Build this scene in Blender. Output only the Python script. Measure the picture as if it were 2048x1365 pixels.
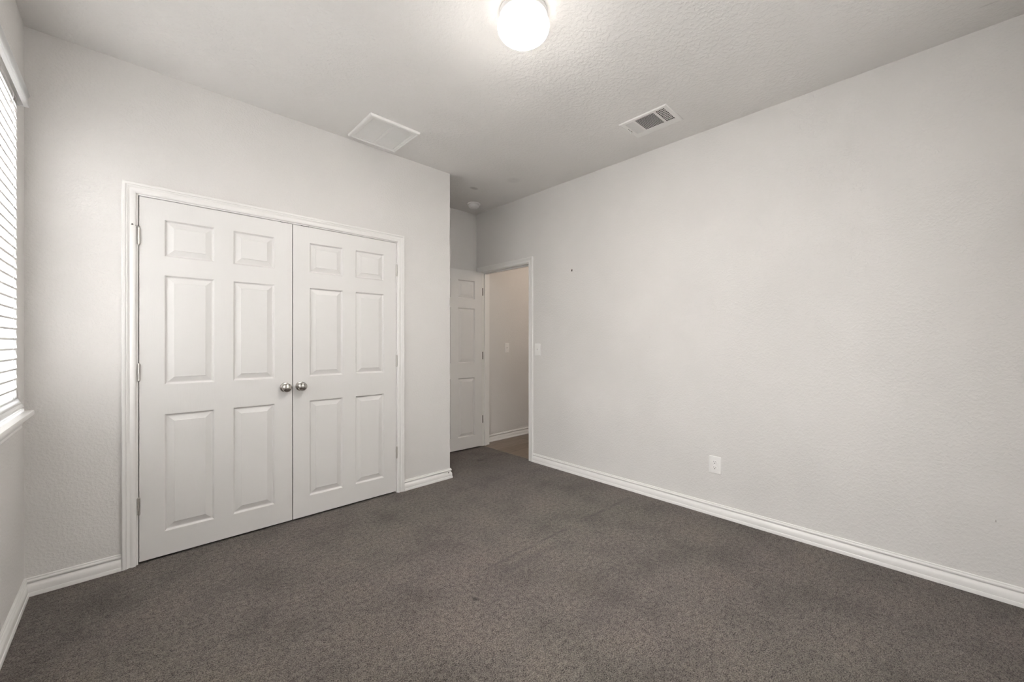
import bpy, bmesh, math, random
from mathutils import Vector, Matrix
random.seed(7)
for o in list(bpy.data.objects):
    bpy.data.objects.remove(o)
SC = bpy.context.scene
COL = SC.collection

# ------------------------------------------------------------------ camera
CAM_H = 1.22
cam_d = bpy.data.cameras.new('camera')
cam_d.sensor_width = 36.0
cam_d.lens = 802.65 / 2048.0 * 36.0
cam_d.shift_y = 2.08 / 2048.0
cam_d.clip_start = 0.02
cam = bpy.data.objects.new('camera', cam_d)
cam.location = (0, 0, CAM_H)
cam.rotation_euler = (math.radians(90), 0, 0.8104 - math.radians(90))
COL.objects.link(cam)
SC.camera = cam

# ------------------------------------------------------------------ room numbers (metres)
XL, XR, XE = -0.368, 2.981, 2.081          # window wall, long right wall, closet corner
YF, YC, YA = -0.405, 2.998, 3.745          # wall behind camera, closet wall, alcove wall
ZC = 2.732
WT = 0.115                                 # partition thickness
WIN = dict(y0=1.905, y1=2.82, z0=0.905, z1=2.305)
WIN_FILL_B = dict(y0=0.22, y1=1.50, z0=0.905, z1=2.305)   # added unseen wider window left of the frame, to brighten the room
WIN_FILL_C = dict(y0=-0.455, y1=0.455, z0=0.905, z1=2.305, cx=1.55)     # added for fill light, in the wall behind the viewpoint (span about its centre)
CLO = dict(x0=0.032, x1=1.562, z1=2.0235)  # closet opening (jamb faces)
DOR = dict(y0=2.8825, y1=3.650, z1=2.030)  # bedroom doorway in right wall
HX1, HY0 = 4.55, 2.25                      # hall extents

# ------------------------------------------------------------------ world, lamps, exposure
SKY = 36.0
world = bpy.data.worlds.new('sky'); SC.world = world
world.use_nodes = True
nt = world.node_tree; nt.nodes.clear()
out = nt.nodes.new('ShaderNodeOutputWorld'); bg = nt.nodes.new('ShaderNodeBackground')
tc = nt.nodes.new('ShaderNodeTexCoord'); sp = nt.nodes.new('ShaderNodeSeparateXYZ')
rp = nt.nodes.new('ShaderNodeValToRGB')
rp.color_ramp.elements[0].position = 0.46; rp.color_ramp.elements[0].color = (0.66, 0.65, 0.635, 1)
rp.color_ramp.elements[1].position = 0.54; rp.color_ramp.elements[1].color = (0.99, 0.99, 1.0, 1)
mr = nt.nodes.new('ShaderNodeMapRange'); mr.inputs[1].default_value = -1; mr.inputs[2].default_value = 1
nt.links.new(tc.outputs['Generated'], sp.inputs[0]); nt.links.new(sp.outputs[2], mr.inputs[0])
nt.links.new(mr.outputs[0], rp.inputs[0]); nt.links.new(rp.outputs[0], bg.inputs[0])
bg.inputs[1].default_value = SKY
nt.links.new(bg.outputs[0], out.inputs[0])

for W_ in (WIN, WIN_FILL_B, WIN_FILL_C):
    pl = bpy.data.lights.new('window_sky_portal', 'AREA')
    pl.shape = 'RECTANGLE'; pl.size = W_['z1'] - W_['z0']; pl.size_y = W_['y1'] - W_['y0']
    pl.cycles.is_portal = True
    plo = bpy.data.objects.new('window_sky_portal', pl)
    plo.location = (XL - 0.16, (W_['y0'] + W_['y1']) / 2, (W_['z0'] + W_['z1']) / 2)
    plo.rotation_euler = (0, math.radians(-90), 0)
    if 'cx' in W_:
        plo.location = (W_['cx'], YF - 0.16, (W_['z0'] + W_['z1']) / 2); plo.rotation_euler = (0, math.radians(-90), math.radians(90))
    COL.objects.link(plo)

def point_lamp(name, loc, power, color, radius):
    l = bpy.data.lights.new(name, 'POINT'); l.energy = power; l.color = color; l.shadow_soft_size = radius
    o = bpy.data.objects.new(name, l); o.location = loc; COL.objects.link(o); return o
point_lamp('hall_lamp', (4.30, 2.60, 2.3), 9.5, (1.0, 0.86, 0.73), 0.10)

SC.view_settings.view_transform = 'Standard'
SC.view_settings.look = 'None'
SC.view_settings.exposure = 0.36
SC.view_settings.gamma = 1.0
SC.view_settings.use_curve_mapping = False
GLOBE = 200.0

# ------------------------------------------------------------------ materials
def new_mat(name):
    m = bpy.data.materials.new(name); m.use_nodes = True
    t = m.node_tree; b = t.nodes['Principled BSDF']
    return m, t, b

def N(t, kind, **kw):
    n = t.nodes.new(kind)
    for k, v in kw.items():
        if k.startswith('i_'):
            n.inputs[k[2:]].default_value = v
        else:
            setattr(n, k, v)
    return n

def noise(t, scale, detail=3, rough=0.5, vec=None, dim='3D'):
    n = N(t, 'ShaderNodeTexNoise'); n.inputs['Scale'].default_value = scale
    n.inputs['Detail'].default_value = detail; n.inputs['Roughness'].default_value = rough
    if vec is not None: t.links.new(vec, n.inputs['Vector'])
    return n

def objco(t):
    return N(t, 'ShaderNodeTexCoord').outputs['Object']

def ramp(t, fac, stops):
    r = N(t, 'ShaderNodeValToRGB')
    e = r.color_ramp.elements
    while len(e) < len(stops): e.new(0.5)
    for el, (p, c) in zip(e, stops):
        el.position = p; el.color = tuple(c) + (1,)
    t.links.new(fac, r.inputs[0]); return r.outputs[0]

def math_n(t, op, a, b=None, clamp=False):
    n = N(t, 'ShaderNodeMath', operation=op); n.use_clamp = clamp
    for i, v in enumerate((a, b)):
        if v is None: continue
        if isinstance(v, (int, float)): n.inputs[i].default_value = v
        else: t.links.new(v, n.inputs[i])
    return n.outputs[0]

def mix(t, fac, a, b, mode='MIX'):
    n = N(t, 'ShaderNodeMix', data_type='RGBA', blend_type=mode)
    for s, v in ((0, fac), (6, a), (7, b)):
        if isinstance(v, (int, float)): n.inputs[s].default_value = v
        elif isinstance(v, tuple): n.inputs[s].default_value = v + ((1,) if len(v) == 3 else ())
        else: t.links.new(v, n.inputs[s])
    return n.outputs[2]

def bump(t, b, h, strength, dist):
    n = N(t, 'ShaderNodeBump'); n.inputs['Strength'].default_value = strength
    n.inputs['Distance'].default_value = dist
    t.links.new(h, n.inputs['Height']); t.links.new(n.outputs[0], b.inputs['Normal'])
    return n

def spot_mask(t, co, centre, radii, soft=0.35):
    """1 inside a small ellipse-shaped blemish, 0 outside"""
    m = N(t, 'ShaderNodeMapping'); m.vector_type = 'POINT'
    m.inputs['Location'].default_value = tuple(-c / r for c, r in zip(centre, radii))
    m.inputs['Scale'].default_value = tuple(1 / r for r in radii)
    t.links.new(co, m.inputs['Vector'])
    l = N(t, 'ShaderNodeVectorMath', operation='LENGTH'); t.links.new(m.outputs[0], l.inputs[0])
    r = N(t, 'ShaderNodeMapRange'); r.inputs[1].default_value = 1 + soft; r.inputs[2].default_value = 1 - soft
    t.links.new(l.outputs['Value'], r.inputs[0]); return r.outputs[0]

def paint(name, col, rough, tex_scale, strength, dist, var=0.03, spots=(), detail=2):
    m, t, b = new_mat(name)
    co = objco(t)
    big = noise(t, 1.7, 3, 0.5, co)
    lo = tuple(c * (1 - var) for c in col); hi = tuple(min(1, c * (1 + var)) for c in col)
    c = ramp(t, big.outputs[0], ((0.3, lo), (0.7, hi)))
    for centre, radii, dark in spots:
        c = mix(t, math_n(t, 'MULTIPLY', spot_mask(t, co, centre, radii), dark), c, (0.16, 0.14, 0.12))
    t.links.new(c, b.inputs['Base Color'])
    b.inputs['Roughness'].default_value = rough
    b.inputs['Specular IOR Level'].default_value = 0.25
    n1 = noise(t, tex_scale, detail, 0.45, co)
    n2 = noise(t, tex_scale * 3.1, 2, 0.5, co)
    h = math_n(t, 'ADD', ramp(t, n1.outputs[0], ((0.42, (0, 0, 0)), (0.62, (1, 1, 1)))), math_n(t, 'MULTIPLY', n2.outputs[0], 0.4))
    bump(t, b, h, strength, dist)
    return m

WALL_C = (0.702, 0.683, 0.664)
M = {}
M['wall'] = paint('greige_wall_paint', WALL_C, 0.55, 85, 0.28, 0.0020, spots=(
    ((XR, -0.203, 0.368), (0.03, 0.0016, 0.006), 0.6), ((XR, -0.215, 0.352), (0.03, 0.007, 0.002), 0.15),
    ((XR, 1.55, 1.26), (0.03, 0.004, 0.004), 0.2), ((XR, 3.70, 2.40), (0.03, 0.05, 0.02), 0.0)))
M['ceiling'] = paint('ceiling_paint', (0.775, 0.757, 0.737), 0.7, 58, 0.35, 0.0022, spots=(
    ((2.449, 3.116, ZC), (0.042, 0.026, 0.05), 0.35), ((2.595, 2.708, ZC), (0.055, 0.055, 0.05), 0.10),
    ((2.784, -0.173, ZC), (0.006, 0.035, 0.05), 0.12)))
M['trim'] = paint('white_trim_enamel', (0.81, 0.796, 0.776), 0.32, 30, 0.05, 0.001, var=0.008)
M['trim'].node_tree.nodes['Principled BSDF'].inputs['Specular IOR Level'].default_value = 0.4

def door_paint():
    m, t, b = new_mat('white_door_enamel')
    co = objco(t)
    mp = N(t, 'ShaderNodeMapping'); mp.inputs['Scale'].default_value = (1, 1, 0.09)
    t.links.new(co, mp.inputs['Vector'])
    w = N(t, 'ShaderNodeTexNoise'); w.inputs['Scale'].default_value = 150; w.inputs['Detail'].default_value = 3
    w.inputs['Distortion'].default_value = 0.6
    t.links.new(mp.outputs[0], w.inputs['Vector'])
    mp2 = N(t, 'ShaderNodeMapping'); mp2.inputs['Scale'].default_value = (1, 1, 0.16)
    t.links.new(co, mp2.inputs['Vector'])
    wv = N(t, 'ShaderNodeTexWave', wave_type='RINGS', rings_direction='SPHERICAL')
    wv.inputs['Scale'].default_value = 9; wv.inputs['Distortion'].default_value = 6; wv.inputs['Detail'].default_value = 2
    t.links.new(mp2.outputs[0], wv.inputs['Vector'])
    h = math_n(t, 'ADD', w.outputs[0], math_n(t, 'MULTIPLY', wv.outputs['Fac'], 0.25))
    b.inputs['Base Color'].default_value = (0.735, 0.720, 0.703, 1)
    b.inputs['Roughness'].default_value = 0.38; b.inputs['Specular IOR Level'].default_value = 0.4
    bump(t, b, h, 0.20, 0.0012)
    return m
M['door'] = door_paint()

def plain(name, col, rough=0.5, metal=0.0, spec=0.5, scale=40, var=0.04, bstr=0.0):
    m, t, b = new_mat(name)
    n = noise(t, scale, 3, 0.5, objco(t))
    c = ramp(t, n.outputs[0], ((0.3, tuple(x * (1 - var) for x in col)), (0.7, tuple(min(1, x * (1 + var)) for x in col))))
    t.links.new(c, b.inputs['Base Color'])
    b.inputs['Roughness'].default_value = rough; b.inputs['Metallic'].default_value = metal
    b.inputs['Specular IOR Level'].default_value = spec
    if bstr: bump(t, b, n.outputs[0], bstr, 0.0005)
    return m
M['nickel'] = plain('satin_nickel', (0.50, 0.48, 0.455), 0.17, 1.0)
M['hinge'] = plain('satin_nickel_hinge', (0.58, 0.56, 0.53), 0.34, 1.0)
M['plastic'] = plain('white_plastic', (0.83, 0.817, 0.80), 0.35, 0, 0.45, var=0.01)
M['grille'] = plain('white_enamelled_steel', (0.825, 0.815, 0.795), 0.4, 0, 0.4, var=0.01)
M['dark'] = plain('dark_void', (0.012, 0.010, 0.009), 0.9, 0, 0.1)
M['brownmetal'] = plain('dark_bronze_metal', (0.07, 0.055, 0.045), 0.5, 0.6)
M['vinyl'] = plain('white_window_vinyl', (0.82, 0.82, 0.81), 0.35, 0, 0.4, var=0.01)
M['cord'] = plain('white_blind_cord', (0.82, 0.81, 0.79), 0.8, 0, 0.2, var=0.02)
M['rubber'] = plain('grey_rubber', (0.13, 0.12, 0.11), 0.6, 0, 0.3)

def blind_mat():
    m = bpy.data.materials.new('white_blind_slat'); m.use_nodes = True
    t = m.node_tree; t.nodes.clear()
    o = N(t, 'ShaderNodeOutputMaterial')
    d = N(t, 'ShaderNodeBsdfDiffuse'); d.inputs[0].default_value = (0.84, 0.84, 0.835, 1)
    tr = N(t, 'ShaderNodeBsdfTranslucent'); tr.inputs[0].default_value = (0.84, 0.84, 0.84, 1)
    nz = noise(t, 14, 2, 0.5, objco(t))
    f = N(t, 'ShaderNodeMapRange'); f.inputs[3].default_value = 0.74; f.inputs[4].default_value = 0.78
    t.links.new(nz.outputs[0], f.inputs[0])
    mx = N(t, 'ShaderNodeMixShader'); t.links.new(f.outputs[0], mx.inputs[0])
    t.links.new(d.outputs[0], mx.inputs[1]); t.links.new(tr.outputs[0], mx.inputs[2])
    t.links.new(mx.outputs[0], o.inputs[0])
    return m
M['slat'] = blind_mat()
M['slat_shade_line'] = plain('blind_shade_line', (0.74, 0.735, 0.72), 0.5, 0, 0.3, var=0.01)  # duller opaque white that draws the shade lines on the slats

def glass_mat():
    m = bpy.data.materials.new('clear_window_glass'); m.use_nodes = True
    t = m.node_tree; t.nodes.clear()
    o = N(t, 'ShaderNodeOutputMaterial')
    a = N(t, 'ShaderNodeBsdfTransparent'); a.inputs[0].default_value = (0.94, 0.94, 0.94, 1)
    g = N(t, 'ShaderNodeBsdfGlossy'); g.inputs['Roughness'].default_value = 0.02
    fr = N(t, 'ShaderNodeFresnel'); fr.inputs[0].default_value = 1.45
    mx = N(t, 'ShaderNodeMixShader'); t.links.new(fr.outputs[0], mx.inputs[0])
    t.links.new(a.outputs[0], mx.inputs[1]); t.links.new(g.outputs[0], mx.inputs[2]); t.links.new(mx.outputs[0], o.inputs[0])
    return m
M['glass'] = glass_mat()

def globe_mat():
    m, t, b = new_mat('lit_opal_glass')
    b.inputs['Base Color'].default_value = (0.9, 0.88, 0.84, 1)
    b.inputs['Emission Color'].default_value = (1.0, 0.96, 0.91, 1)
    b.inputs['Roughness'].default_value = 0.25
    # emission shaped to spare the ceiling: strongest underneath, weakest at the fitter
    sx = N(t, 'ShaderNodeSeparateXYZ'); t.links.new(objco(t), sx.inputs[0])
    r = N(t, 'ShaderNodeMapRange', interpolation_type='SMOOTHSTEP')
    r.inputs[1].default_value = -0.074; r.inputs[2].default_value = -0.124
    r.inputs[3].default_value = 0.020 * GLOBE; r.inputs[4].default_value = GLOBE
    t.links.new(sx.outputs[2], r.inputs[0]); t.links.new(r.outputs[0], b.inputs['Emission Strength'])
    return m
M['globe'] = globe_mat()

def seg_mask(t, co, x0, x1, y, half, wob):
    """a worn crease line along x at height y, wobbling a little"""
    s = N(t, 'ShaderNodeSeparateXYZ'); t.links.new(co, s.inputs[0])
    wn = noise(t, 9, 3, 0.6, co)
    off = math_n(t, 'MULTIPLY', math_n(t, 'SUBTRACT', wn.outputs[0], 0.5), wob)
    d = math_n(t, 'ABSOLUTE', math_n(t, 'SUBTRACT', math_n(t, 'ADD', s.outputs[1], off), y))
    r = N(t, 'ShaderNodeMapRange'); r.inputs[1].default_value = half; r.inputs[2].default_value = half * 0.2
    t.links.new(d, r.inputs[0])
    e0 = N(t, 'ShaderNodeMapRange'); e0.inputs[1].default_value = x0 - 0.05; e0.inputs[2].default_value = x0 + 0.05
    e1 = N(t, 'ShaderNodeMapRange'); e1.inputs[1].default_value = x1 + 0.05; e1.inputs[2].default_value = x1 - 0.05
    t.links.new(s.outputs[0], e0.inputs[0]); t.links.new(s.outputs[0], e1.inputs[0])
    br = noise(t, 5, 3, 0.7, co)
    bm_ = N(t, 'ShaderNodeMapRange'); bm_.inputs[1].default_value = 0.30; bm_.inputs[2].default_value = 0.50
    t.links.new(br.outputs[0], bm_.inputs[0])
    v = math_n(t, 'MULTIPLY', math_n(t, 'MULTIPLY', r.outputs[0], e0.outputs[0]), math_n(t, 'MULTIPLY', e1.outputs[0], bm_.outputs[0]))
    return v

def carpet_mat():
    m, t, b = new_mat('taupe_cut_pile_carpet')
    co = objco(t)
    fine = noise(t, 210, 3, 0.62, co)
    fine.inputs['Distortion'].default_value = 0.4
    clump = noise(t, 48, 4, 0.62, co)
    tread = noise(t, 3.2, 5, 0.62, co)
    hue = noise(t, 0.9, 3, 0.5, co)
    tuft = math_n(t, 'ADD', math_n(t, 'MULTIPLY', fine.outputs[0], 0.72), math_n(t, 'MULTIPLY', clump.outputs[0], 0.28))
    c = ramp(t, tuft, ((0.36, (0.016, 0.012, 0.010)), (0.45, (0.085, 0.073, 0.064)), (0.53, (0.168, 0.148, 0.131)), (0.70, (0.290, 0.260, 0.233))))
    tr = ramp(t, tread.outputs[0], ((0.32, (0.74, 0.73, 0.73)), (0.5, (1, 1, 1)), (0.68, (1.14, 1.12, 1.09))))
    c = mix(t, 1.0, c, tr, 'MULTIPLY')
    hu = ramp(t, hue.outputs[0], ((0.35, (1.0, 0.965, 0.985)), (0.65, (0.985, 1.0, 0.965))))
    c = mix(t, 1.0, c, hu, 'MULTIPLY')
    # crease lines left by furniture, walked-on patches and small stains
    for x0, x1, y, half, wob, amt in ((2.22, 2.80, 1.650, 0.022, 0.02, 0.50), (1.42, 2.10, 1.655, 0.016, 0.03, 0.45), (1.40, 1.9, 1.565, 0.045, 0.06, 0.26),
                                     (1.45, 2.1, 1.05, 0.07, 0.12, 0.13)):
        c = mix(t, math_n(t, 'MULTIPLY', seg_mask(t, co, x0, x1, y, half, wob), amt), c, (0.055, 0.047, 0.046))
    wobble = N(t, 'ShaderNodeMix', data_type='VECTOR'); wobble.inputs[0].default_value = 0.06
    t.links.new(co, wobble.inputs[4]); t.links.new(noise(t, 14, 3, 0.6, co).outputs['Color'], wobble.inputs[5])
    for cx, cy, rx, ry, amt, col in ((1.184, 1.506, 0.011, 0.016, 0.85, (0.03, 0.026, 0.022)), (2.0, 1.06, 0.07, 0.05, 0.24, (0.06, 0.05, 0.043)),
                                     (1.66, 1.24, 0.10, 0.09, 0.15, (0.085, 0.072, 0.05)), (1.47, 1.04, 0.05, 0.05, 0.24, (0.06, 0.05, 0.05)),
                                     (2.518, 1.205, 0.05, 0.03, 0.25, (0.065, 0.055, 0.045)), (2.60, 3.05, 0.20, 0.16, 0.25, (0.07, 0.06, 0.05)),
                                     (2.62, 3.22, 0.035, 0.02, 0.6, (0.05, 0.042, 0.036))):
        wc = (cx * 0.94 + 0.03, cy * 0.94 + 0.03)
        mk = spot_mask(t, wobble.outputs[1], (wc[0], wc[1], 0.0), (rx, ry, 5.0), 0.5)
        c = mix(t, math_n(t, 'MULTIPLY', mk, amt), c, col)
    t.links.new(c, b.inputs['Base Color'])
    b.inputs['Roughness'].default_value = 0.95
    b.inputs['Specular IOR Level'].default_value = 0.05
    b.inputs['Sheen Weight'].default_value = 0.12
    h = math_n(t, 'ADD', tuft, math_n(t, 'MULTIPLY', tread.outputs[0], 0.5))
    bump(t, b, h, 0.9, 0.010)
    return m
M['carpet'] = carpet_mat()

def wood_mat():
    m, t, b = new_mat('brown_plank_flooring')
    co = objco(t)
    br = N(t, 'ShaderNodeTexBrick'); br.offset = 0.37
    br.inputs['Scale'].default_value = 1.0; br.inputs['Brick Width'].default_value = 1.2; br.inputs['Row Height'].default_value = 0.18
    br.inputs['Mortar Size'].default_value = 0.0015
    br.inputs['Color1'].default_value = (0.165, 0.122, 0.088, 1); br.inputs['Color2'].default_value = (0.215, 0.163, 0.122, 1)
    br.inputs['Mortar'].default_value = (0.09, 0.065, 0.045, 1)
    t.links.new(co, br.inputs['Vector'])
    mp = N(t, 'ShaderNodeMapping'); mp.inputs['Scale'].default_value = (2.2, 30, 1); t.links.new(co, mp.inputs['Vector'])
    g = noise(t, 2.0, 5, 0.65, mp.outputs[0])
    c = mix(t, 1.0, br.outputs['Color'], ramp(t, g.outputs[0], ((0.3, (0.68, 0.66, 0.64)), (0.7, (1.2, 1.2, 1.2)))), 'MULTIPLY')
    t.links.new(c, b.inputs['Base Color']); b.inputs['Roughness'].default_value = 0.5
    return m
M['wood'] = wood_mat()

# ------------------------------------------------------------------ mesh helpers
def new_bm(): return bmesh.new()

def box(bm, lo, hi, bev=0.0, seg=2):
    t = bmesh.new()
    bmesh.ops.create_cube(t, size=1.0)
    for v in t.verts:
        v.co = Vector([lo[i] + (v.co[i] + 0.5) * (hi[i] - lo[i]) for i in range(3)])
    if bev > 0:
        bmesh.ops.bevel(t, geom=list(t.edges), offset=bev, segments=seg, profile=0.5, affect='EDGES')
    merge(bm, t)

def merge(bm, t, mat=None):
    if mat is not None: bmesh.ops.transform(t, matrix=mat, verts=t.verts)
    me = bpy.data.meshes.new('tmp'); t.to_mesh(me); t.free()
    bm.from_mesh(me); bpy.data.meshes.remove(me)

def lathe(bm, prof, seg=48, mat=None, cap=True):
    """prof: (radius, height) pairs turned round z"""
    t = bmesh.new(); rings = []
    for r, z in prof:
        if r < 1e-6: rings.append([t.verts.new((0, 0, z))])
        else: rings.append([t.verts.new((r * math.cos(2 * math.pi * k / seg), r * math.sin(2 * math.pi * k / seg), z)) for k in range(seg)])
    for a, b in zip(rings, rings[1:]):
        for k in range(seg):
            k2 = (k + 1) % seg
            if len(a) == 1: t.faces.new((a[0], b[k], b[k2]))
            elif len(b) == 1: t.faces.new((a[k], b[0], a[k2]))
            else: t.faces.new((a[k], b[k], b[k2], a[k2]))
    if cap:
        for r in (rings[0], rings[-1]):
            if len(r) > 1: t.faces.new(r)
    bmesh.ops.recalc_face_normals(t, faces=t.faces)
    merge(bm, t, mat)

def skin(bm, rows, closed=False, caps=True):
    """rows of equal-length point lists -> quads between rows; points joined in a loop if closed"""
    t = bmesh.new()
    R = [[t.verts.new(p) for p in row] for row in rows]
    n = len(R[0])
    for a, b in zip(R, R[1:]):
        for k in range(n if closed else n - 1):
            k2 = (k + 1) % n
            try: t.faces.new((a[k], b[k], b[k2], a[k2]))
            except ValueError: pass
    if caps and closed:
        t.faces.new(R[0]); t.faces.new(R[-1])
    bmesh.ops.remove_doubles(t, verts=t.verts, dist=1e-6)
    bmesh.ops.recalc_face_normals(t, faces=t.faces)
    merge(bm, t)

def link(name, bm, mat, parent=None, smooth=None):
    me = bpy.data.meshes.new(name)
    bm.to_mesh(me); bm.free()
    me.materials.append(mat)
    if smooth is not None:
        for p in me.polygons: p.use_smooth = True
        me.set_sharp_from_angle(angle=math.radians(smooth))
    o = bpy.data.objects.new(name, me); COL.objects.link(o)
    if parent is not None: o.parent = parent
    return o

def share(name, src, parent, loc=None, matrix=None):
    o = src.copy(); o.name = name; o.parent = parent
    if matrix is not None: o.matrix_local = matrix
    elif loc is not None: o.location = loc
    COL.objects.link(o); return o

def tag(o, label, cat, group=None, kind=None):
    o['label'] = label; o['category'] = cat
    if group: o['group'] = group
    if kind: o['kind'] = kind
    return o

def struct(name, bm, mat, label, cat, smooth=None):
    return tag(link(name, bm, mat, None, smooth), label, cat, None, 'structure')

def empty(name, loc=(0, 0, 0), rotz=0.0):
    o = bpy.data.objects.new(name, None); o.empty_display_size = 0.05
    o.location = loc; o.rotation_euler = (0, 0, rotz); COL.objects.link(o); return o

# ------------------------------------------------------------------ room shell
OX0, OX1 = XL - 0.15, HX1 + 0.12
bm = new_bm()                                            # carpeted floor: room, closet and alcove
box(bm, (XL - 0.15, YF - 0.12, -0.12), (3.005, YA + 0.12, 0.0))
struct('floor', bm, M['carpet'], 'taupe cut-pile carpet with faint furniture creases and small stains', 'carpet')
bm = new_bm(); box(bm, (3.005, HY0 - 0.12, -0.12), (OX1, YA + 0.12, -0.006))
struct('floor_hall', bm, M['wood'], 'brown wood plank floor of the hall beyond the doorway', 'floor')
bm = new_bm(); box(bm, (OX0, YF - 0.12, ZC), (OX1, YA + 0.12, ZC + 0.12))
struct('ceiling', bm, M['ceiling'], 'textured greige ceiling with a dull grey smudge near the alcove', 'ceiling')

# window wall with its opening
bm = new_bm(); yy = YF - 0.12
for w in (WIN_FILL_B, WIN):
    box(bm, (XL - 0.15, yy, 0), (XL, w['y0'], ZC))
    box(bm, (XL - 0.15, w['y0'], 0), (XL, w['y1'], w['z0'] - 0.022))
    box(bm, (XL - 0.15, w['y0'], w['z1']), (XL, w['y1'], ZC))
    yy = w['y1']
box(bm, (XL - 0.15, yy, 0), (XL, YA + 0.12, ZC))
struct('wall_left', bm, M['wall'], 'greige wall holding the window at the left edge and an added unseen one', 'wall')
# closet wall
bm = new_bm(); c = CLO; jt = 0.018
box(bm, (XL, YC, 0), (c['x0'] - jt, YC + WT, ZC))
box(bm, (c['x1'] + jt, YC, 0), (XE, YC + WT, ZC))
box(bm, (c['x0'] - jt, YC, c['z1'] + jt), (c['x1'] + jt, YC + WT, ZC))
struct('wall_back', bm, M['wall'], 'greige textured wall around the double closet doors', 'wall')
bm = new_bm(); box(bm, (XE - WT, YC + WT, 0), (XE, YA, ZC))
struct('wall_alcove_side', bm, M['wall'], 'greige return wall of the closet beside the entry alcove', 'wall')
bm = new_bm(); box(bm, (XL, YA, 0), (OX1, YA + 0.12, ZC))
struct('wall_alcove', bm, M['wall'], 'shaded greige wall behind the open bedroom door, running on into the hall', 'wall')
# right wall with the doorway
bm = new_bm(); d = DOR
box(bm, (XR, YF - 0.12, 0), (XR + WT, d['y0'] - jt, ZC))
box(bm, (XR, d['y1'] + jt, 0), (XR + WT, YA, ZC))
box(bm, (XR, d['y0'] - jt, d['z1'] + jt), (XR + WT, d['y1'] + jt, ZC))
struct('wall_right', bm, M['wall'], 'long plain greige wall on the right with the doorway at its far end', 'wall')
bm = new_bm(); w = WIN_FILL_C; wa, wb = w['cx'] + w['y0'], w['cx'] + w['y1']
box(bm, (XL, YF - 0.15, 0), (wa, YF, ZC)); box(bm, (wb, YF - 0.15, 0), (XR, YF, ZC))
box(bm, (wa, YF - 0.15, 0), (wb, YF, w['z0'] - 0.022)); box(bm, (wa, YF - 0.15, w['z1']), (wb, YF, ZC))
struct('wall_front', bm, M['wall'], 'greige wall with an added window behind the viewpoint', 'wall')
bm = new_bm(); box(bm, (HX1, HY0, 0), (OX1, YA, ZC))
struct('wall_hall_right', bm, M['wall'], 'greige end wall of the hall beyond the doorway', 'wall')
bm = new_bm(); box(bm, (XR + WT, HY0 - 0.12, 0), (OX1, HY0, ZC))
struct('wall_hall_front', bm, M['wall'], 'greige near wall of the hall beyond the doorway', 'wall')

# ------------------------------------------------------------------ baseboards (stepped colonial profile)
BP = [(0.0, 0.0), (0.0185, 0.0), (0.0185, 0.0155), (0.0172, 0.0180), (0.0148, 0.0190), (0.0148, 0.0205), (0.0152, 0.030), (0.0146, 0.042), (0.0120, 0.0490), (0.0075, 0.0555),
      (0.0036, 0.0595), (0.0034, 0.0630), (0.0098, 0.0660), (0.0120, 0.0695), (0.0122, 0.0735), (0.0104, 0.0772), (0.0078, 0.0790), (0.0076, 0.0805), (0.0086, 0.0815), (0.0080, 0.0850), (0.0050, 0.0868), (0.0, 0.0868)]
def base_run(name, pts, k, label, flat0=False, flat1=False):
    """segment k of the polyline pts (room on the right-hand side), mitred to its neighbours"""
    def offs(i, off, flat):
        p = Vector(pts[i])
        def nrm(a, b):
            d = (Vector(b) - Vector(a)).normalized(); return Vector((d.y, -d.x))
        if flat or i == 0 or i == len(pts) - 1:
            n = nrm(pts[k], pts[k + 1]); return p + n * off
        n1, n2 = nrm(pts[i - 1], pts[i]), nrm(pts[i], pts[i + 1])
        m = (n1 + n2); m /= m.dot(n1)
        return p + m * off
    rows = []
    for i, fl in ((k, flat0), (k + 1, flat1)):
        rows.append([(*offs(i, o, fl), z) for o, z in BP])
    bm = new_bm(); skin(bm, rows, closed=True)
    return struct(name, bm, M['trim'], label, 'baseboard', smooth=28)
CASW = 0.057
cL0, cL1 = CLO['x0'] - 0.009 - CASW, CLO['x1'] + 0.006 + CASW
dY0 = DOR['y0'] - 0.006 - CASW
A_ = [(XL, YF), (XL, YC), (cL0, YC)]
base_run('baseboard_left', A_, 0, 'white stepped baseboard under the window', flat0=True)
base_run('baseboard_back', A_, 1, 'short white baseboard between room corner and left closet casing', flat1=True)
B_ = [(cL1, YC), (XE, YC), (XE, YA), (XR, YA)]
bbj = base_run('baseboard_closet_corner', B_, 0, 'short white baseboard between right closet casing and outside corner', flat0=True)
base_run('baseboard_alcove_side', B_, 1, 'white baseboard along the closet return in the alcove')
base_run('baseboard_alcove', B_, 2, 'white baseboard behind the open bedroom door', flat1=True)
C_ = [(XR, dY0), (XR, YF), (XL, YF)]
base_run('baseboard_right', C_, 0, 'long white stepped baseboard along the right wall', flat0=True)
base_run('baseboard_front', C_, 1, 'white baseboard behind the viewpoint', flat1=True)
D_ = [(XR + WT, YA), (HX1, YA)]
base_run('baseboard_hall', D_, 0, 'white baseboard of the hall seen through the doorway')

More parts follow.
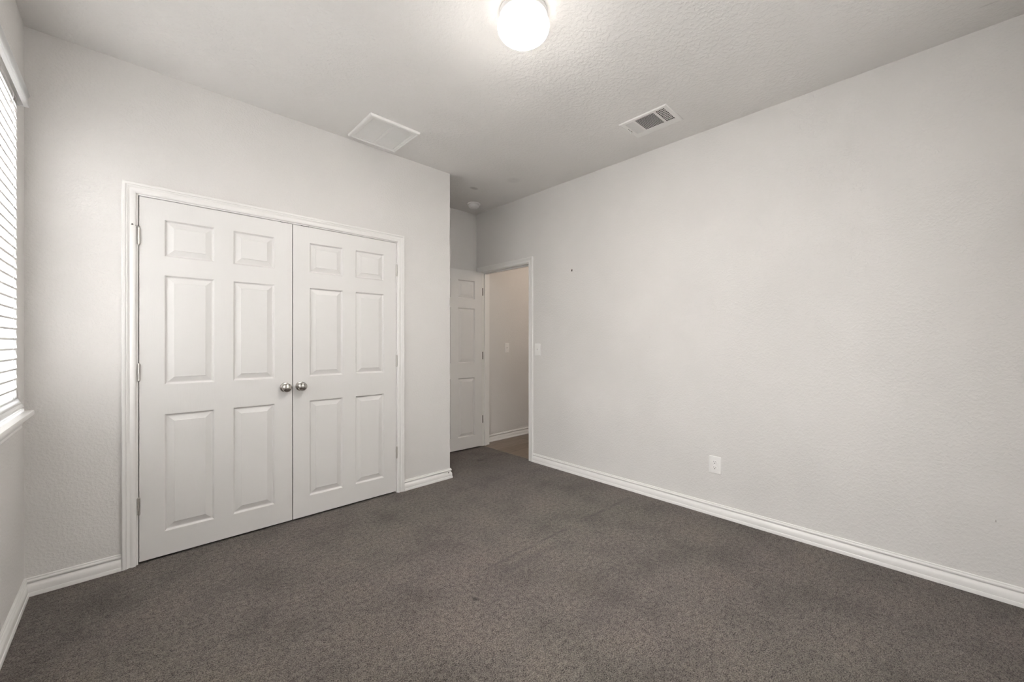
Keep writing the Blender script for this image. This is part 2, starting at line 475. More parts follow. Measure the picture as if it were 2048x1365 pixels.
# ------------------------------------------------------------------ casings and jambs
CP = [(0, 0), (0, 0.0080), (0.0020, 0.0105), (0.0070, 0.0130), (0.0125, 0.0138), (0.0170, 0.0128), (0.0215, 0.0100), (0.0250, 0.0088), (0.0285, 0.0100), (0.0330, 0.0145), (0.0365, 0.0165), (0.0385, 0.0165),
      (0.0395, 0.0135), (0.0412, 0.0135), (0.0425, 0.0168), (0.0470, 0.0188), (0.0530, 0.0190), (0.0560, 0.0172), (CASW, 0.0140), (CASW, 0)]
def casing(bm, a0, a1, zt, place, z0=0.0):
    """mitred three-sided casing; place(a, v, z) maps along-wall / off-wall / height to a point"""
    rows = []
    for sa, top in ((-1, False), (-1, True), (1, True), (1, False)):
        row = []
        for u, v in CP:
            a = a0 - u if sa < 0 else a1 + u
            row.append(place(a, v, zt + u if top else z0))
        rows.append(row)
    skin(bm, rows, closed=True)
bm = new_bm()
casing(bm, c['x0'] - 0.009, c['x1'] + 0.006, c['z1'] + 0.007, lambda a, v, z: (a, YC - v, z))
t1 = struct('trim_1', bm, M['trim'], 'white moulded casing around the double closet doors', 'door casing', smooth=30)
bm = new_bm()
box(bm, (c['x0'] - jt, YC, 0), (c['x0'], YC + WT, c['z1'] + jt), 0.001, 1)
box(bm, (c['x1'], YC, 0), (c['x1'] + jt, YC + WT, c['z1'] + jt), 0.001, 1)
box(bm, (c['x0'], YC, c['z1']), (c['x1'], YC + WT, c['z1'] + jt), 0.001, 1)
link('jamb', bm, M['trim'], t1)
bm = new_bm()                                   # stop strip the leaves close against
box(bm, (c['x0'], YC + 0.040, 0), (c['x0'] + 0.012, YC + 0.075, c['z1']), 0.001, 1)
box(bm, (c['x1'] - 0.012, YC + 0.040, 0), (c['x1'], YC + 0.075, c['z1']), 0.001, 1)
box(bm, (c['x0'] + 0.012, YC + 0.040, c['z1'] - 0.012), (c['x1'] - 0.012, YC + 0.075, c['z1']), 0.001, 1)
link('door_stop_strip', bm, M['trim'], t1)
bm = new_bm()
casing(bm, d['y0'] - 0.006, d['y1'] + 0.006, d['z1'] + 0.006, lambda a, v, z: (XR - v, a, z))
t2 = struct('trim_2', bm, M['trim'], 'white moulded casing around the bedroom doorway', 'door casing', smooth=30)
bm = new_bm()
box(bm, (XR, d['y0'] - jt, 0), (XR + WT, d['y0'], d['z1'] + jt), 0.001, 1)
box(bm, (XR, d['y1'], 0), (XR + WT, d['y1'] + jt, d['z1'] + jt), 0.001, 1)
box(bm, (XR, d['y0'], d['z1']), (XR + WT, d['y1'], d['z1'] + jt), 0.001, 1)
link('jamb', bm, M['trim'], t2)
bm = new_bm()
box(bm, (XR + 0.040, d['y0'], 0), (XR + 0.075, d['y0'] + 0.012, d['z1']), 0.0015, 1)
box(bm, (XR + 0.040, d['y1'] - 0.012, 0), (XR + 0.075, d['y1'], d['z1']), 0.0015, 1)
box(bm, (XR + 0.040, d['y0'] + 0.012, d['z1'] - 0.012), (XR + 0.075, d['y1'] - 0.012, d['z1']), 0.0015, 1)
link('door_stop_strip', bm, M['trim'], t2)
bm = new_bm()
casing(bm, d['y0'] - 0.006, d['y1'] + 0.006, d['z1'] + 0.006, lambda a, v, z: (XR + WT + v, a, z))
link('hall_casing', bm, M['trim'], t2, smooth=30)

# ------------------------------------------------------------------ six-panel doors
def six_panel(w, h, th, both):
    """slab with its lower left corner at the origin, front face at y=0 looking to -y"""
    xs_p = ((0.105, 0.333), (0.428, w - 0.105))
    zs_p = ((0.135, 0.798), (0.966, 1.585), (1.691, 1.899))
    RING = ((0.0, 0.0), (0.0020, 0.0015), (0.0060, 0.0085), (0.0085, 0.0122), (0.0120, 0.0126), (0.0150, 0.0118), (0.0405, 0.0030), (0.0420, 0.0012))
    t = bmesh.new()
    def face(y, sgn):
        xs = sorted({0, w, *[v for p in xs_p for v in p]}); zs = sorted({0, h, *[v for p in zs_p for v in p]})
        V = {(x, z): t.verts.new((x, y, z)) for x in xs for z in zs}
        for i in range(len(xs) - 1):
            for j in range(len(zs) - 1):
                q = (xs[i], xs[i + 1], zs[j], zs[j + 1])
                ring0 = [V[q[0], q[2]], V[q[1], q[2]], V[q[1], q[3]], V[q[0], q[3]]]
                if (q[0], q[1]) in xs_p and (q[2], q[3]) in zs_p:
                    prev = ring0
                    for ins, dep in RING[1:]:
                        yy = y + sgn * dep
                        cur = [t.verts.new(p) for p in ((q[0] + ins, yy, q[2] + ins), (q[1] - ins, yy, q[2] + ins), (q[1] - ins, yy, q[3] - ins), (q[0] + ins, yy, q[3] - ins))]
                        for k in range(4):
                            t.faces.new((prev[k], prev[(k + 1) % 4], cur[(k + 1) % 4], cur[k]))
                        prev = cur
                    t.faces.new(prev)
                else:
                    t.faces.new(ring0)
        return V, xs, zs
    Va, xs, zs = face(0.0, 1)
    if both:
        Vb, _, _ = face(th, -1)
    else:
        Vb = {(x, z): t.verts.new((x, th, z)) for x in xs for z in zs}
        for i in range(len(xs) - 1):
            for j in range(len(zs) - 1):
                t.faces.new((Vb[xs[i], zs[j]], Vb[xs[i], zs[j + 1]], Vb[xs[i + 1], zs[j + 1]], Vb[xs[i + 1], zs[j]]))
    for x in (0, w):
        for a, b in zip(zs, zs[1:]): t.faces.new((Va[x, a], Va[x, b], Vb[x, b], Vb[x, a]))
    for z in (0, h):
        for a, b in zip(xs, xs[1:]): t.faces.new((Va[a, z], Va[b, z], Vb[b, z], Vb[a, z]))
    bmesh.ops.remove_doubles(t, verts=t.verts, dist=1e-6)
    bmesh.ops.recalc_face_normals(t, faces=t.faces)
    return t

def hinge_bm():
    """three-knuckle butt hinge barrel standing on z, centred"""
    bm = new_bm()
    L = 0.090; r = 0.0060
    prof = [(0, -L / 2 - 0.004), (0.003, -L / 2 - 0.004), (0.0042, -L / 2 - 0.001), (0.0042, -L / 2)]
    ks = 5
    for k in range(ks):
        z0 = -L / 2 + k * L / ks; z1 = z0 + L / ks
        prof += [(r - 0.0006, z0 + 0.0001), (r, z0 + 0.0008), (r, z1 - 0.0008), (r - 0.0006, z1 - 0.0001)]
    prof += [(0.0042, L / 2), (0.0042, L / 2 + 0.001), (0.003, L / 2 + 0.004), (0, L / 2 + 0.004)]
    lathe(bm, prof, 20, cap=False)
    return bm

def hinge_leaf(bm, x0, x1, y, h=0.088, t=0.0016):
    box(bm, (x0, y, -h / 2), (x1, y + t, h / 2), 0.0004, 1)

KNOB = [(0, 0.0), (0.0325, 0.0), (0.0325, 0.003), (0.0300, 0.0065), (0.0200, 0.0085), (0.0125, 0.0105), (0.0105, 0.0150), (0.0110, 0.0230), (0.0150, 0.0272), (0.0215, 0.0305),
        (0.0268, 0.0355), (0.0295, 0.0420), (0.0298, 0.0490), (0.0275, 0.0555), (0.0225, 0.0605), (0.0150, 0.0637), (0.0070, 0.0650), (0.0, 0.0652)]
def knob(parent, x, z, side=-1, y=0.0):
    m = Matrix.Translation((x, y, z)) @ Matrix.Rotation(math.radians(90 * -side), 4, 'X')
    m = Matrix.Translation((x, y, z)) @ Matrix.Rotation(math.radians(90 if side < 0 else -90), 4, 'X')
    bm = new_bm(); lathe(bm, KNOB[6:], 40, m)
    k = link('door_knob', bm, M['nickel'], parent, smooth=40)
    bm = new_bm(); lathe(bm, KNOB[:7], 40, m)
    r = link('rosette', bm, M['nickel'], k, smooth=40)
    return k

FACE = YC + 0.0015
DH, DB = 2.0065, 0.0135            # slab height, gap over the carpet
dw1 = 0.7598
D1 = tag(link('door_1', six_panel(dw1, DH, 0.035, False), M['door']), 'left leaf of the white six-panel closet doors, nearest the window', 'door', None, 'structure')
D1.location = (0.0357, FACE, DB)
D2 = tag(link('door_2', six_panel(dw1 - 0.0018, DH, 0.035, False), M['door']), 'right leaf of the white six-panel closet doors, nearest the alcove', 'door', None, 'structure')
D2.location = (0.8010, FACE, DB)
hinge_src = None
for D, hx, zs in ((D1, -0.0018, (1.800, 1.054, 0.3215)), (D2, dw1 - 0.0018 + 0.0018, (1.800, 1.0675, 0.3275))):
    for z in zs:
        if hinge_src is None:
            bm = hinge_bm()
            hinge_src = link('hinge', bm, M['hinge'], D, smooth=40)
            hinge_src.location = (hx, -0.0062, z - DB)
        else:
            share('hinge', hinge_src, D, (hx, -0.0062, z - DB))
# hinge-pin door stop on the top hinge of the left leaf
bm = new_bm()
box(bm, (-0.004, -0.0125, 1.8475 - DB), (0.003, -0.001, 1.8505 - DB), 0.0008, 1)
lathe(bm, [(0, 0), (0.0032, 0), (0.0032, 0.026), (0, 0.026)], 12, Matrix.Translation((0.000, -0.010, 1.849 - DB)) @ Matrix.Rotation(math.radians(-72), 4, 'Y'))
lathe(bm, [(0, 0), (0.0022, 0), (0.0022, 0.020), (0, 0.020)], 12, Matrix.Translation((0.000, -0.010, 1.849 - DB)) @ Matrix.Rotation(math.radians(90), 4, 'X'))
st = link('hinge_pin_stop', bm, M['nickel'], D1, smooth=40)
bm = new_bm()
lathe(bm, [(0, 0), (0.0058, 0), (0.0066, 0.003), (0.0058, 0.008), (0, 0.0085)], 16, Matrix.Translation((-0.0235, -0.010, 1.8565 - DB)) @ Matrix.Rotation(math.radians(-72), 4, 'Y'))
link('rubber_tip', bm, M['rubber'], st, smooth=40)
knob(D1, 0.7175 - 0.0005, 0.9165 - DB); knob(D2, 0.0465, 0.9175 - DB)
for D, x in ((D1, 0.688), (D2, 0.052)):       # dark ball-catch plates let into the head
    bm = new_bm(); box(bm, (x, 0.0005, DH - 0.0005), (x + 0.050, 0.028, DH + 0.0042))
    link('ball_catch', bm, M['dark'], D)

# bedroom door, swung open against the alcove wall
dw3, dh3 = 0.7600, 2.0110
D3 = tag(link('door_3', six_panel(dw3, dh3, 0.035, True), M['door']), 'white six-panel bedroom door standing open in the alcove, mostly hidden by the closet corner', 'door', None, 'structure')
rz = math.radians(-3.2)
hp = Vector((XR - 0.004, 3.652, 0.0175))
# local frame: slab spans x from -dw3-0.003 to -0.003 from the hinge pin, front face at y=-0.035
D3.data.transform(Matrix.Translation((-dw3 - 0.011, -0.037, 0)))
D3.location = hp; D3.rotation_euler = (0, 0, rz)
for z in (1.80, 1.06, 0.32):
    share('hinge', hinge_src, D3, (0.0, 0.0, z - 0.0175))
    bm = new_bm(); box(bm, (-0.0105, -0.0385, -0.044), (-0.0020, -0.0030, 0.044))
    lf = link('hinge_leaf', bm, M['brownmetal'], D3); lf.location = (0, 0, z - 0.0135)
knob(D3, -dw3 + 0.06, 0.915 - 0.0175, -1, -0.037); knob(D3, -dw3 + 0.06, 0.915 - 0.0175, 1, -0.002)

# ------------------------------------------------------------------ window
def build_window(name, w, label):
    # built in left-wall coordinates; a window on the front wall is turned at the end
    W1 = empty(name, (XL - 0.10, (w['y0'] + w['y1']) / 2, w['z0']))
    tag(W1, label, 'window', None, 'structure')
    def wl(bm, lo, hi, b=0.0):      # box given in room coordinates, stored relative to the window
        o = W1.location; box(bm, [lo[i] - o[i] for i in range(3)], [hi[i] - o[i] for i in range(3)], b, 1)
    bm = new_bm(); x0, x1 = XL - 0.145, XL - 0.085
    wl(bm, (x0, w['y0'], w['z0']), (x1, w['y0'] + 0.045, w['z1']), 0.002); wl(bm, (x0, w['y1'] - 0.045, w['z0']), (x1, w['y1'], w['z1']), 0.002)
    wl(bm, (x0, w['y0'] + 0.045, w['z0']), (x1, w['y1'] - 0.045, w['z0'] + 0.05), 0.002); wl(bm, (x0, w['y0'] + 0.045, w['z1'] - 0.045), (x1, w['y1'] - 0.045, w['z1']), 0.002)
    link('window_frame', bm, M['vinyl'], W1)
    bm = new_bm(); wl(bm, (x0 + 0.008, w['y0'] + 0.045, 1.575), (x1 - 0.008, w['y1'] - 0.045, 1.625), 0.002)
    link('meeting_rail', bm, M['vinyl'], W1)
    for a, b_ in ((w['z0'] + 0.05, 1.575), (1.625, w['z1'] - 0.045)):
        bm = new_bm(); wl(bm, (x0 + 0.028, w['y0'] + 0.044, a - 0.001), (x0 + 0.032, w['y1'] - 0.044, b_ + 0.001))
        link('glass_pane', bm, M['glass'], W1)
    # stool (inner sill) with horns, and the apron below it
    bm = new_bm(); t = bmesh.new()
    o = W1.location
    SO, HN = 0.046, 0.060           # projection into the room, horn length past the opening
    pts = [(XL - 0.085, w['y0']), (XL, w['y0']), (XL, w['y0'] - HN), (XL + SO, w['y0'] - HN), (XL + SO, w['y1'] + HN), (XL, w['y1'] + HN), (XL, w['y1']), (XL - 0.085, w['y1'])]
    lo_ = [t.verts.new((p[0] - o[0], p[1] - o[1], w['z0'] - 0.022 - o[2])) for p in pts]; hi_ = [t.verts.new((p[0] - o[0], p[1] - o[1], w['z0'] - o[2])) for p in pts]
    t.faces.new(lo_); t.faces.new(hi_)
    for k in range(8): t.faces.new((lo_[k], lo_[(k + 1) % 8], hi_[(k + 1) % 8], hi_[k]))
    bmesh.ops.recalc_face_normals(t, faces=t.faces)
    bmesh.ops.bevel(t, geom=list(t.edges), offset=0.004, segments=2, profile=0.5, affect='EDGES')
    merge(bm, t); link('window_sill', bm, M['trim'], W1, smooth=35)
    bm = new_bm()
    AP = [(0, 0), (0.010, 0), (0.0125, 0.004), (0.0125, 0.010), (0.0105, 0.014), (0.0125, 0.020), (0.0150, 0.034), (0.0160, 0.046), (0.0160, 0.056), (0, 0.056)]
    rows = [[(XL + u - o[0], y - o[1], w['z0'] - 0.022 - 0.056 + z - o[2]) for u, z in AP] for y in (w['y0'] - 0.035, w['y1'] + 0.035)]
    skin(bm, rows, closed=True); link('apron', bm, M['trim'], W1, smooth=30)

    if 'cx' in w:
        W1.location = (w['cx'], YF - 0.10, w['z0']); W1.rotation_euler = (0, 0, math.radians(90))

build_window('window_1', WIN, 'white vinyl window behind the closed blind next to the room corner')
build_window('fill_window_2', WIN_FILL_B, 'added wider white vinyl window on the same wall, unseen left of the view')
build_window('fill_window_3', WIN_FILL_C, 'added white vinyl window, unseen in the wall behind the viewpoint')

# ------------------------------------------------------------------ horizontal blind
def build_blind(w, label, tilt):
    BY0, BY1 = w['y0'] + 0.005, w['y1'] - 0.003
    BX = XL - 0.003
    BL = empty('window_blind', (BX, (BY0 + BY1) / 2, w['z0'])); o = BL.location
    tag(BL, label, 'blind')
    def bl(bm, lo, hi, b=0.0): box(bm, [lo[i] - o[i] for i in range(3)], [hi[i] - o[i] for i in range(3)], b, 1)
    def slat_bm(tilt):
        """crowned slat, room edge tipped down; local origin at its centre"""
        bm = new_bm(); hw = 0.0252; th = 0.0026; n = 12
        top, bot = [], []
        for k in range(n + 1):
            s = -1 + 2 * k / n
            u = s * hw; cr = 0.0022 * (1 - s * s)
            for lst, dz in ((top, th / 2), (bot, -th / 2)):
                x, z = u, cr + dz * (1 if abs(s) < 0.999 else 0.5)
                lst.append((x * math.cos(tilt) + z * math.sin(tilt), -x * math.sin(tilt) + z * math.cos(tilt)))
        loop = top + bot[::-1]
        L = (BY1 - BY0) / 2
        skin(bm, [[(x, -L, z) for x, z in loop], [(x, L, z) for x, z in loop]], closed=True)
        return bm
    def slat(tl):
        so = link('slat', slat_bm(tl), M['slat'], BL, smooth=50)
        so.data.materials.append(M['slat_shade_line'])          # opaque strip stands in for the grey shade line between slats
        for p in so.data.polygons:
            c = p.center; u = c.x * math.cos(tl) - c.z * math.sin(tl)
            if u > 0.0252 * 0.74: p.material_index = 1
        return so
    tilt = math.radians(tilt)
    pitch = 0.0442
    z = 2.270; slat_src = None; zs_l = []
    while z > 0.985:
        zs_l.append(z); z -= pitch
    for z in zs_l:
        if slat_src is None:
            slat_src = slat(tilt); slat_src.location = (0, 0, z - o[2])
        else:
            share('slat', slat_src, BL, (0, 0, z - o[2]))
    for k, (z, tl) in enumerate(((0.966, 60), (0.953, 42), (0.9425, 32))):       # spare slats gathered on the rail
        s_ = slat(math.radians(tl)); s_.location = (0.004, 0, z - o[2])
    bm = new_bm(); bl(bm, (BX - 0.024, BY0, 0.9065), (BX + 0.026, BY1, 0.9225), 0.003)
    link('bottom_rail', bm, M['slat'], BL)
    bm = new_bm(); bl(bm, (BX - 0.050, BY0, 2.289), (BX - 0.004, BY1, 2.3035), 0.002)
    link('headrail', bm, M['plastic'], BL)
    bm = new_bm()                                                              # moulded valance with mitred returns
    VP = [(0.000, 0.0), (0.012, 0.0), (0.0150, 0.004), (0.0155, 0.010), (0.0120, 0.016), (0.0110, 0.030), (0.0125, 0.044), (0.0165, 0.054), (0.0165, 0.060), (0.013, 0.066), (0.0, 0.066)]
    vz = 2.284; vx = XL + 0.020; y0, y1 = w['y0'] - 0.006, w['y1'] + 0.003
    rows = []
    for (x, y, mx, my) in ((XL + 0.001, y0, 0, -1), (vx, y0, 1, -1), (vx, y1, 1, 1), (XL + 0.001, y1, 0, 1)):
        rows.append([(x + mx * u - o[0], y + my * u - o[1], vz + q - o[2]) for u, q in VP])
    skin(bm, rows, closed=True); link('valance', bm, M['slat'], BL, smooth=30)
    for yy in (BY0 + 0.10, (BY0 + BY1) / 2, BY1 - 0.10):                       # ladder cords
        bm = new_bm(); bl(bm, (BX + 0.0075, yy - 0.0015, 0.92), (BX + 0.0088, yy + 0.0015, 2.287)); bl(bm, (BX - 0.0090, yy - 0.0015, 0.92), (BX - 0.0078, yy + 0.0015, 2.287))
        link('ladder_cord', bm, M['slat'], BL)

    if 'cx' in w:
        BL.location = (w['cx'], YF - 0.003, w['z0']); BL.rotation_euler = (0, 0, math.radians(90))

build_blind(WIN, 'white horizontal-slat blind, slats closed, hanging in the window next to the room corner', 79)
build_blind(WIN_FILL_B, 'white horizontal-slat blind, slats closed, in the added wider window left of the view', 62)
build_blind(WIN_FILL_C, 'white horizontal-slat blind, slats closed, in the added window behind the viewpoint', 73)

# ------------------------------------------------------------------ ceiling light
LX, LY = 1.306, 1.297
CL = empty('ceiling_light', (LX, LY, ZC))
tag(CL, 'lit round flush-mount light with opal glass globe at the top of the photo', 'ceiling light')
bm = new_bm()
lathe(bm, [(0, 0), (0.109, 0), (0.1105, -0.004), (0.1105, -0.010), (0.1075, -0.014), (0.1075, -0.018), (0.1095, -0.021), (0.1095, -0.027), (0.104, -0.031), (0.100, -0.036), (0.098, -0.040), (0.0, -0.040)], 72)
link('fitter_ring', bm, M['plastic'], CL, smooth=35)
bm = new_bm()
pr = [(0.094, -0.036), (0.103, -0.041)]
for k in range(0, 13):
    a = math.radians(20 - k * 110 / 12)
    pr.append((0.119 * math.cos(a), -0.068 + 0.064 * math.sin(a)) if a <= 0 else (0.119 * math.cos(a), -0.068 + 0.060 * math.sin(a)))
pr[-1] = (0.0, -0.132)
lathe(bm, pr, 72, cap=False)
link('glass_globe', bm, M['globe'], CL, smooth=60)

# ------------------------------------------------------------------ return-air grille
gx0, gx1, gy0, gy1 = 1.147, 1.516, 2.552, 2.937
RG = empty('return_air_grille', ((gx0 + gx1) / 2, (gy0 + gy1) / 2, ZC))
tag(RG, 'square white slatted ceiling grille above the closet doors', 'air vent'); o = RG.location
def mitre_frame(bm, x0, x1, y0, y1, prof):
    rows = []
    for sx, sy in ((-1, -1), (1, -1), (1, 1), (-1, 1), (-1, -1)):
        rows.append([((x0 + u if sx < 0 else x1 - u), (y0 + u if sy < 0 else y1 - u), q) for u, q in prof])
    skin(bm, rows, closed=True, caps=False)
bm = new_bm(); hx, hy = (gx1 - gx0) / 2, (gy1 - gy0) / 2
mitre_frame(bm, -hx, hx, -hy, hy, [(0, 0), (0.002, -0.013), (0.005, -0.016), (0.013, -0.017), (0.0145, -0.0125), (0.020, -0.012), (0.0215, -0.0095), (0.034, -0.0095), (0.036, -0.004), (0.036, 0)])
link('grille_frame', bm, M['grille'], RG)
bm = new_bm(); box(bm, (-0.009, -hy + 0.034, -0.0095), (0.009, hy - 0.034, -0.001), 0.001, 1)
link('divider', bm, M['grille'], RG)
for s in (-1, 1):
    bm = new_bm()
    xa, xb = (-hx + 0.036, -0.009) if s < 0 else (0.009, hx - 0.036)
    n = 26; y = -hy + 0.036; st_ = (2 * hy - 0.072) / n
    for k in range(n):
        yy = y + k * st_
        skin(bm, [[(x, yy, -0.0015), (x, yy + 0.0012, -0.0025), (x, yy + st_ * 1.02, -0.0085), (x, yy + st_ * 1.02 - 0.0012, -0.0075)] for x in (xa, xb)], closed=True)
    link('louver_panel', bm, M['grille'], RG)
bm = new_bm(); box(bm, (-hx + 0.03, -hy + 0.03, -0.0012), (hx - 0.03, hy - 0.03, -0.0004))
link('filter_backing', bm, M['grille'], RG)

# ------------------------------------------------------------------ supply register
sx0, sx1, sy0, sy1 = 2.459, 2.716, 1.169, 1.513
SR = empty('supply_register', ((sx0 + sx1) / 2, (sy0 + sy1) / 2, ZC))
tag(SR, 'white ceiling register with dark louvres, near the long right wall', 'air vent'); o = SR.location
ax0, ax1 = 2.487 - o[0], 2.654 - o[0]
SECT = ((1.198 - o[1], 1.254 - o[1]), (1.271 - o[1], 1.404 - o[1]), (1.418 - o[1], 1.476 - o[1]))
hx, hy = (sx1 - sx0) / 2, (sy1 - sy0) / 2
def plate_with_holes(bm, x0, x1, y0, y1, holes, zt, zb):
    xs = sorted({x0, x1, *[v for h in holes for v in h[:2]]}); ys = sorted({y0, y1, *[v for h in holes for v in h[2:]]})
    t = bmesh.new()
    for i in range(len(xs) - 1):
        for j in range(len(ys) - 1):
            cx_, cy_ = (xs[i] + xs[i + 1]) / 2, (ys[j] + ys[j + 1]) / 2
            if any(h[0] < cx_ < h[1] and h[2] < cy_ < h[3] for h in holes): continue
            t.faces.new([t.verts.new(p) for p in ((xs[i], ys[j], zb), (xs[i + 1], ys[j], zb), (xs[i + 1], ys[j + 1], zb), (xs[i], ys[j + 1], zb))])
    bmesh.ops.remove_doubles(t, verts=t.verts, dist=1e-6)
    r = bmesh.ops.extrude_face_region(t, geom=list(t.faces))
    for v in r['geom']:
        if isinstance(v, bmesh.types.BMVert): v.co.z = zt
    bmesh.ops.recalc_face_normals(t, faces=t.faces)
    merge(bm, t)
bm = new_bm()
mitre_frame(bm, -hx, hx, -hy, hy, [(0, 0), (0.0015, -0.004), (0.006, -0.0075), (0.0085, -0.0075), (0.0085, 0)])
plate_with_holes(bm, -hx + 0.008, hx - 0.008, -hy + 0.008, hy - 0.008, [(ax0, ax1, a, b_) for a, b_ in SECT], -0.0045, -0.0065)
link('register_frame', bm, M['grille'], SR)
bm = new_bm(); box(bm, (ax0 - 0.004, SECT[0][0] - 0.004, -0.0010), (ax1 + 0.004, SECT[2][1] + 0.004, -0.0003))
link('duct_opening', bm, M['dark'], SR)
bm = new_bm(); n = 13; st_ = (ax1 - ax0) / n               # middle louvres run along the long side
for k in range(n):
    x = ax0 + k * st_ + st_ * 0.40
    skin(bm, [[(x, y, -0.0068), (x + st_ * 0.42, y, -0.0056), (x + st_ * 0.42, y, -0.0046), (x, y, -0.0058)] for y in SECT[1]], closed=True)
link('louver', bm, M['grille'], SR)
bm = new_bm(); n = 6; st_ = (SECT[2][1] - SECT[2][0]) / n  # end louvres, facing the view and closing it off
for k in range(n):
    y = SECT[2][0] + k * st_
    skin(bm, [[(x, y + 0.0010, -0.0022), (x, y + 0.0020, -0.0016), (x, y + st_ * 0.82, -0.0072), (x, y + st_ * 0.82 - 0.001, -0.0078)] for x in (ax0, ax1)], closed=True)
link('louver', bm, M['grille'], SR)
bm = new_bm(); n = 6; st_ = (SECT[0][1] - SECT[0][0]) / n  # open end: crossed blades
for k in range(1, n):
    y = SECT[0][0] + k * st_
    box(bm, (ax0, y - 0.0020, -0.0066), (ax1, y + 0.0005, -0.0050))
for k in range(1, 8):
    x = ax0 + k * (ax1 - ax0) / 8
    box(bm, (x - 0.0026, SECT[0][0], -0.0040), (x + 0.0026, SECT[0][1], -0.0030))
link('louver', bm, M['grille'], SR)
bm = new_bm(); box(bm, (2.551 - o[0], 1.488 - o[1], -0.0069), (2.607 - o[0], 1.4905 - o[1], -0.0064))
sl = link('lever_slot', bm, M['dark'], SR)
bm = new_bm(); box(bm, (2.574 - o[0], 1.486 - o[1], -0.022), (2.586 - o[0], 1.489 - o[1], -0.0066), 0.001, 1)
lathe(bm, [(0, 0), (0.0045, 0), (0.0055, 0.004), (0.0045, 0.008), (0, 0.008)], 16, Matrix.Translation((2.580 - o[0], 1.4875 - o[1], -0.030)))
link('damper_lever', bm, M['plastic'], SR)
for y in (sy0 + 0.013, sy1 - 0.010):
    bm = new_bm(); lathe(bm, [(0, -0.0085), (0.0025, -0.0082), (0.0038, -0.0068), (0.0038, -0.006)], 14, Matrix.Translation((0, y - o[1], 0)))
    link('screw', bm, M['plastic'], SR, smooth=40)

# ------------------------------------------------------------------ smoke detector
SD = empty('smoke_detector', (2.722, 3.467, ZC))
tag(SD, 'round white smoke detector on the alcove ceiling', 'smoke detector')
bm = new_bm(); lathe(bm, [(0, 0), (0.068, 0), (0.070, -0.003), (0.070, -0.011), (0.067, -0.014), (0.0, -0.014)], 48)
link('mounting_base', bm, M['plastic'], SD, smooth=35)
bm = new_bm(); lathe(bm, [(0.0, -0.014), (0.054, -0.014), (0.057, -0.017), (0.0565, -0.028), (0.053, -0.036), (0.046, -0.042), (0.032, -0.045), (0.030, -0.049), (0.0, -0.050)], 48)
link('sensor_housing', bm, M['plastic'], SD, smooth=35)
bm = new_bm(); lathe(bm, [(0.0, -0.049), (0.009, -0.049), (0.009, -0.052), (0.0, -0.0525)], 20, Matrix.Translation((-0.012, -0.006, 0)))
link('test_button', bm, M['plastic'], SD, smooth=35)

# ------------------------------------------------------------------ wall plates
def wall_thing(name, loc, rotz):
    """local frame: plate face looks along -y, x to the right as seen from the room"""
    return empty(name, loc, rotz)
def rounded_plate(wd, ht, th=0.0055):
    bm = new_bm(); t = bmesh.new()
    def ring(ins, y, r):
        pts = []
        for cx_, cz_, a0 in ((wd / 2 - r, ht / 2 - r, 0), (-wd / 2 + r, ht / 2 - r, 90), (-wd / 2 + r, -ht / 2 + r, 180), (wd / 2 - r, -ht / 2 + r, 270)):
            for k in range(4):
                a = math.radians(a0 + 30 * k); rr = max(r - ins, 0.0003)
                pts.append((cx_ + rr * math.cos(a), y, cz_ + rr * math.sin(a)))
        return pts
    r = 0.006
    skin(bm, [ring(0, 0, r), ring(0, -th * 0.45, r), ring(0.0018, -th * 0.85, r), ring(0.0045, -th, r)], closed=True)
    t.free()
    return bm
def screw(parent, x, z, y=-0.0055):
    bm = new_bm(); lathe(bm, [(0, 0.0012), (0.002, 0.0011), (0.0033, 0.0003), (0.0033, -0.001)], 14, Matrix.Translation((x, y, z)) @ Matrix.Rotation(math.radians(90), 4, 'X'))
    link('screw', bm, M['plastic'], parent, smooth=40)

RW = math.radians(-90)          # faces -x: on the right wall
OU = wall_thing('wall_outlet', (XR, 1.061, 0.3555), RW)
tag(OU, 'white duplex power outlet low on the right wall', 'outlet')
link('cover_plate', rounded_plate(0.080, 0.122), M['plastic'], OU, smooth=40)
for zc in (0.0195, -0.0195):
    bm = new_bm()
    prof = [(0, 0.0), (0.0170, 0.0), (0.0170, 0.0012), (0.0160, 0.0022), (0, 0.0022)]
    m = Matrix.Translation((0, -0.0050, zc)) @ Matrix.Diagonal((1, 1, 0.85, 1)) @ Matrix.Rotation(math.radians(90), 4, 'X')
    lathe(bm, prof, 32, m)
    rc = link('receptacle', bm, M['plastic'], OU, smooth=35)
    bm = new_bm()
    box(bm, (-0.0075, -0.0076, zc + 0.0005), (-0.0055, -0.0071, zc + 0.0090)); box(bm, (0.0055, -0.0076, zc + 0.0015), (0.0075, -0.0071, zc + 0.0080))
    lathe(bm, [(0, 0.0), (0.0030, 0.0), (0.0030, 0.0005), (0, 0.0005)], 16, Matrix.Translation((0, -0.0071, zc - 0.0065)) @ Matrix.Rotation(math.radians(90), 4, 'X'))
    link('socket_slots', bm, M['dark'], rc)
screw(OU, 0, 0)

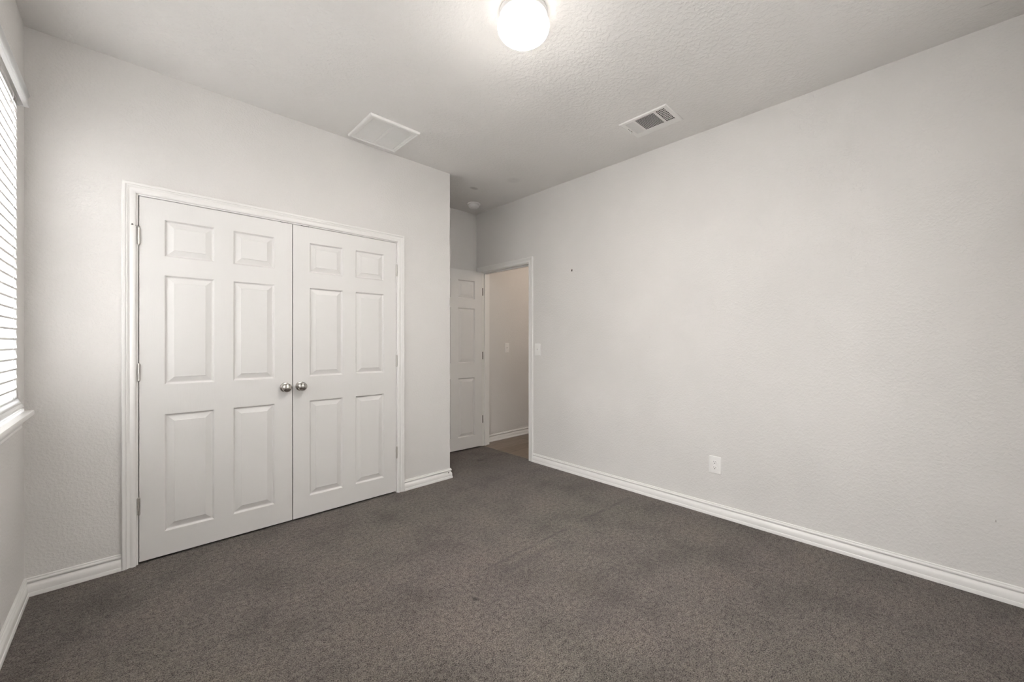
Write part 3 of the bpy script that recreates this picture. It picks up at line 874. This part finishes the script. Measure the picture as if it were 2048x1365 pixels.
def switch(name, loc, rz, label, grp):
    s = wall_thing(name, loc, rz); tag(s, label, 'light switch', grp)
    link('cover_plate', rounded_plate(0.076, 0.122), M['plastic'], s, smooth=40)
    bm = new_bm(); box(bm, (-0.0065, -0.0064, -0.013), (0.0065, -0.005, 0.013), 0.0005, 1)
    b_ = link('switch_slot', bm, M['plastic'], s)
    bm = new_bm(); t = bmesh.new(); bmesh.ops.create_cube(t, size=1)
    for v in t.verts: v.co = Vector((v.co.x * 0.0085, -0.012 + v.co.y * 0.014, v.co.z * (0.009 if v.co.y < 0 else 0.013)))
    bmesh.ops.bevel(t, geom=list(t.edges), offset=0.0012, segments=2, affect='EDGES')
    merge(bm, t, Matrix.Rotation(math.radians(-20), 4, 'X'))
    link('toggle', bm, M['plastic'], s, smooth=40)
    screw(s, 0, 0.030); screw(s, 0, -0.030)
    return s
switch('light_switch', (XR, 2.757, 1.143), RW, 'white toggle light switch on the right wall beside the doorway casing', 'light switches')
switch('light_switch', (3.470, YA, 1.145), 0.0, 'white toggle light switch on the hall wall, seen through the doorway', 'light switches')

# small dark picture hook screwed to the right wall
PH = wall_thing('picture_hook', (XR, 2.323, 1.889), RW)
tag(PH, 'tiny dark metal hook left on the right wall near the doorway', 'hook')
bm = new_bm(); box(bm, (-0.0055, -0.0022, -0.010), (0.0055, 0, 0.009), 0.0008, 1); link('hook_plate', bm, M['brownmetal'], PH)
bm = new_bm(); box(bm, (-0.0040, -0.0075, -0.0095), (0.0040, -0.001, -0.0075), 0.0006, 1); box(bm, (-0.0040, -0.0075, -0.0095), (0.0040, -0.0060, 0.000), 0.0006, 1)
link('hook_lip', bm, M['brownmetal'], PH)

# screw stub of a removed doorstop in the baseboard at the outside corner
bm = new_bm(); lathe(bm, [(0, 0.0), (0.0052, 0.0), (0.0052, 0.0022), (0.0040, 0.0032), (0.0018, 0.0034), (0.0016, 0.0020), (0, 0.0020)], 20, Matrix.Rotation(math.radians(90), 4, 'X'))
ds = link('doorstop_screw', bm, M['brownmetal'], None, smooth=40)
ds.location = (2.060, YC - 0.0118, 0.052)
tag(ds, 'small dark screw head in the baseboard at the closet corner', 'screw')
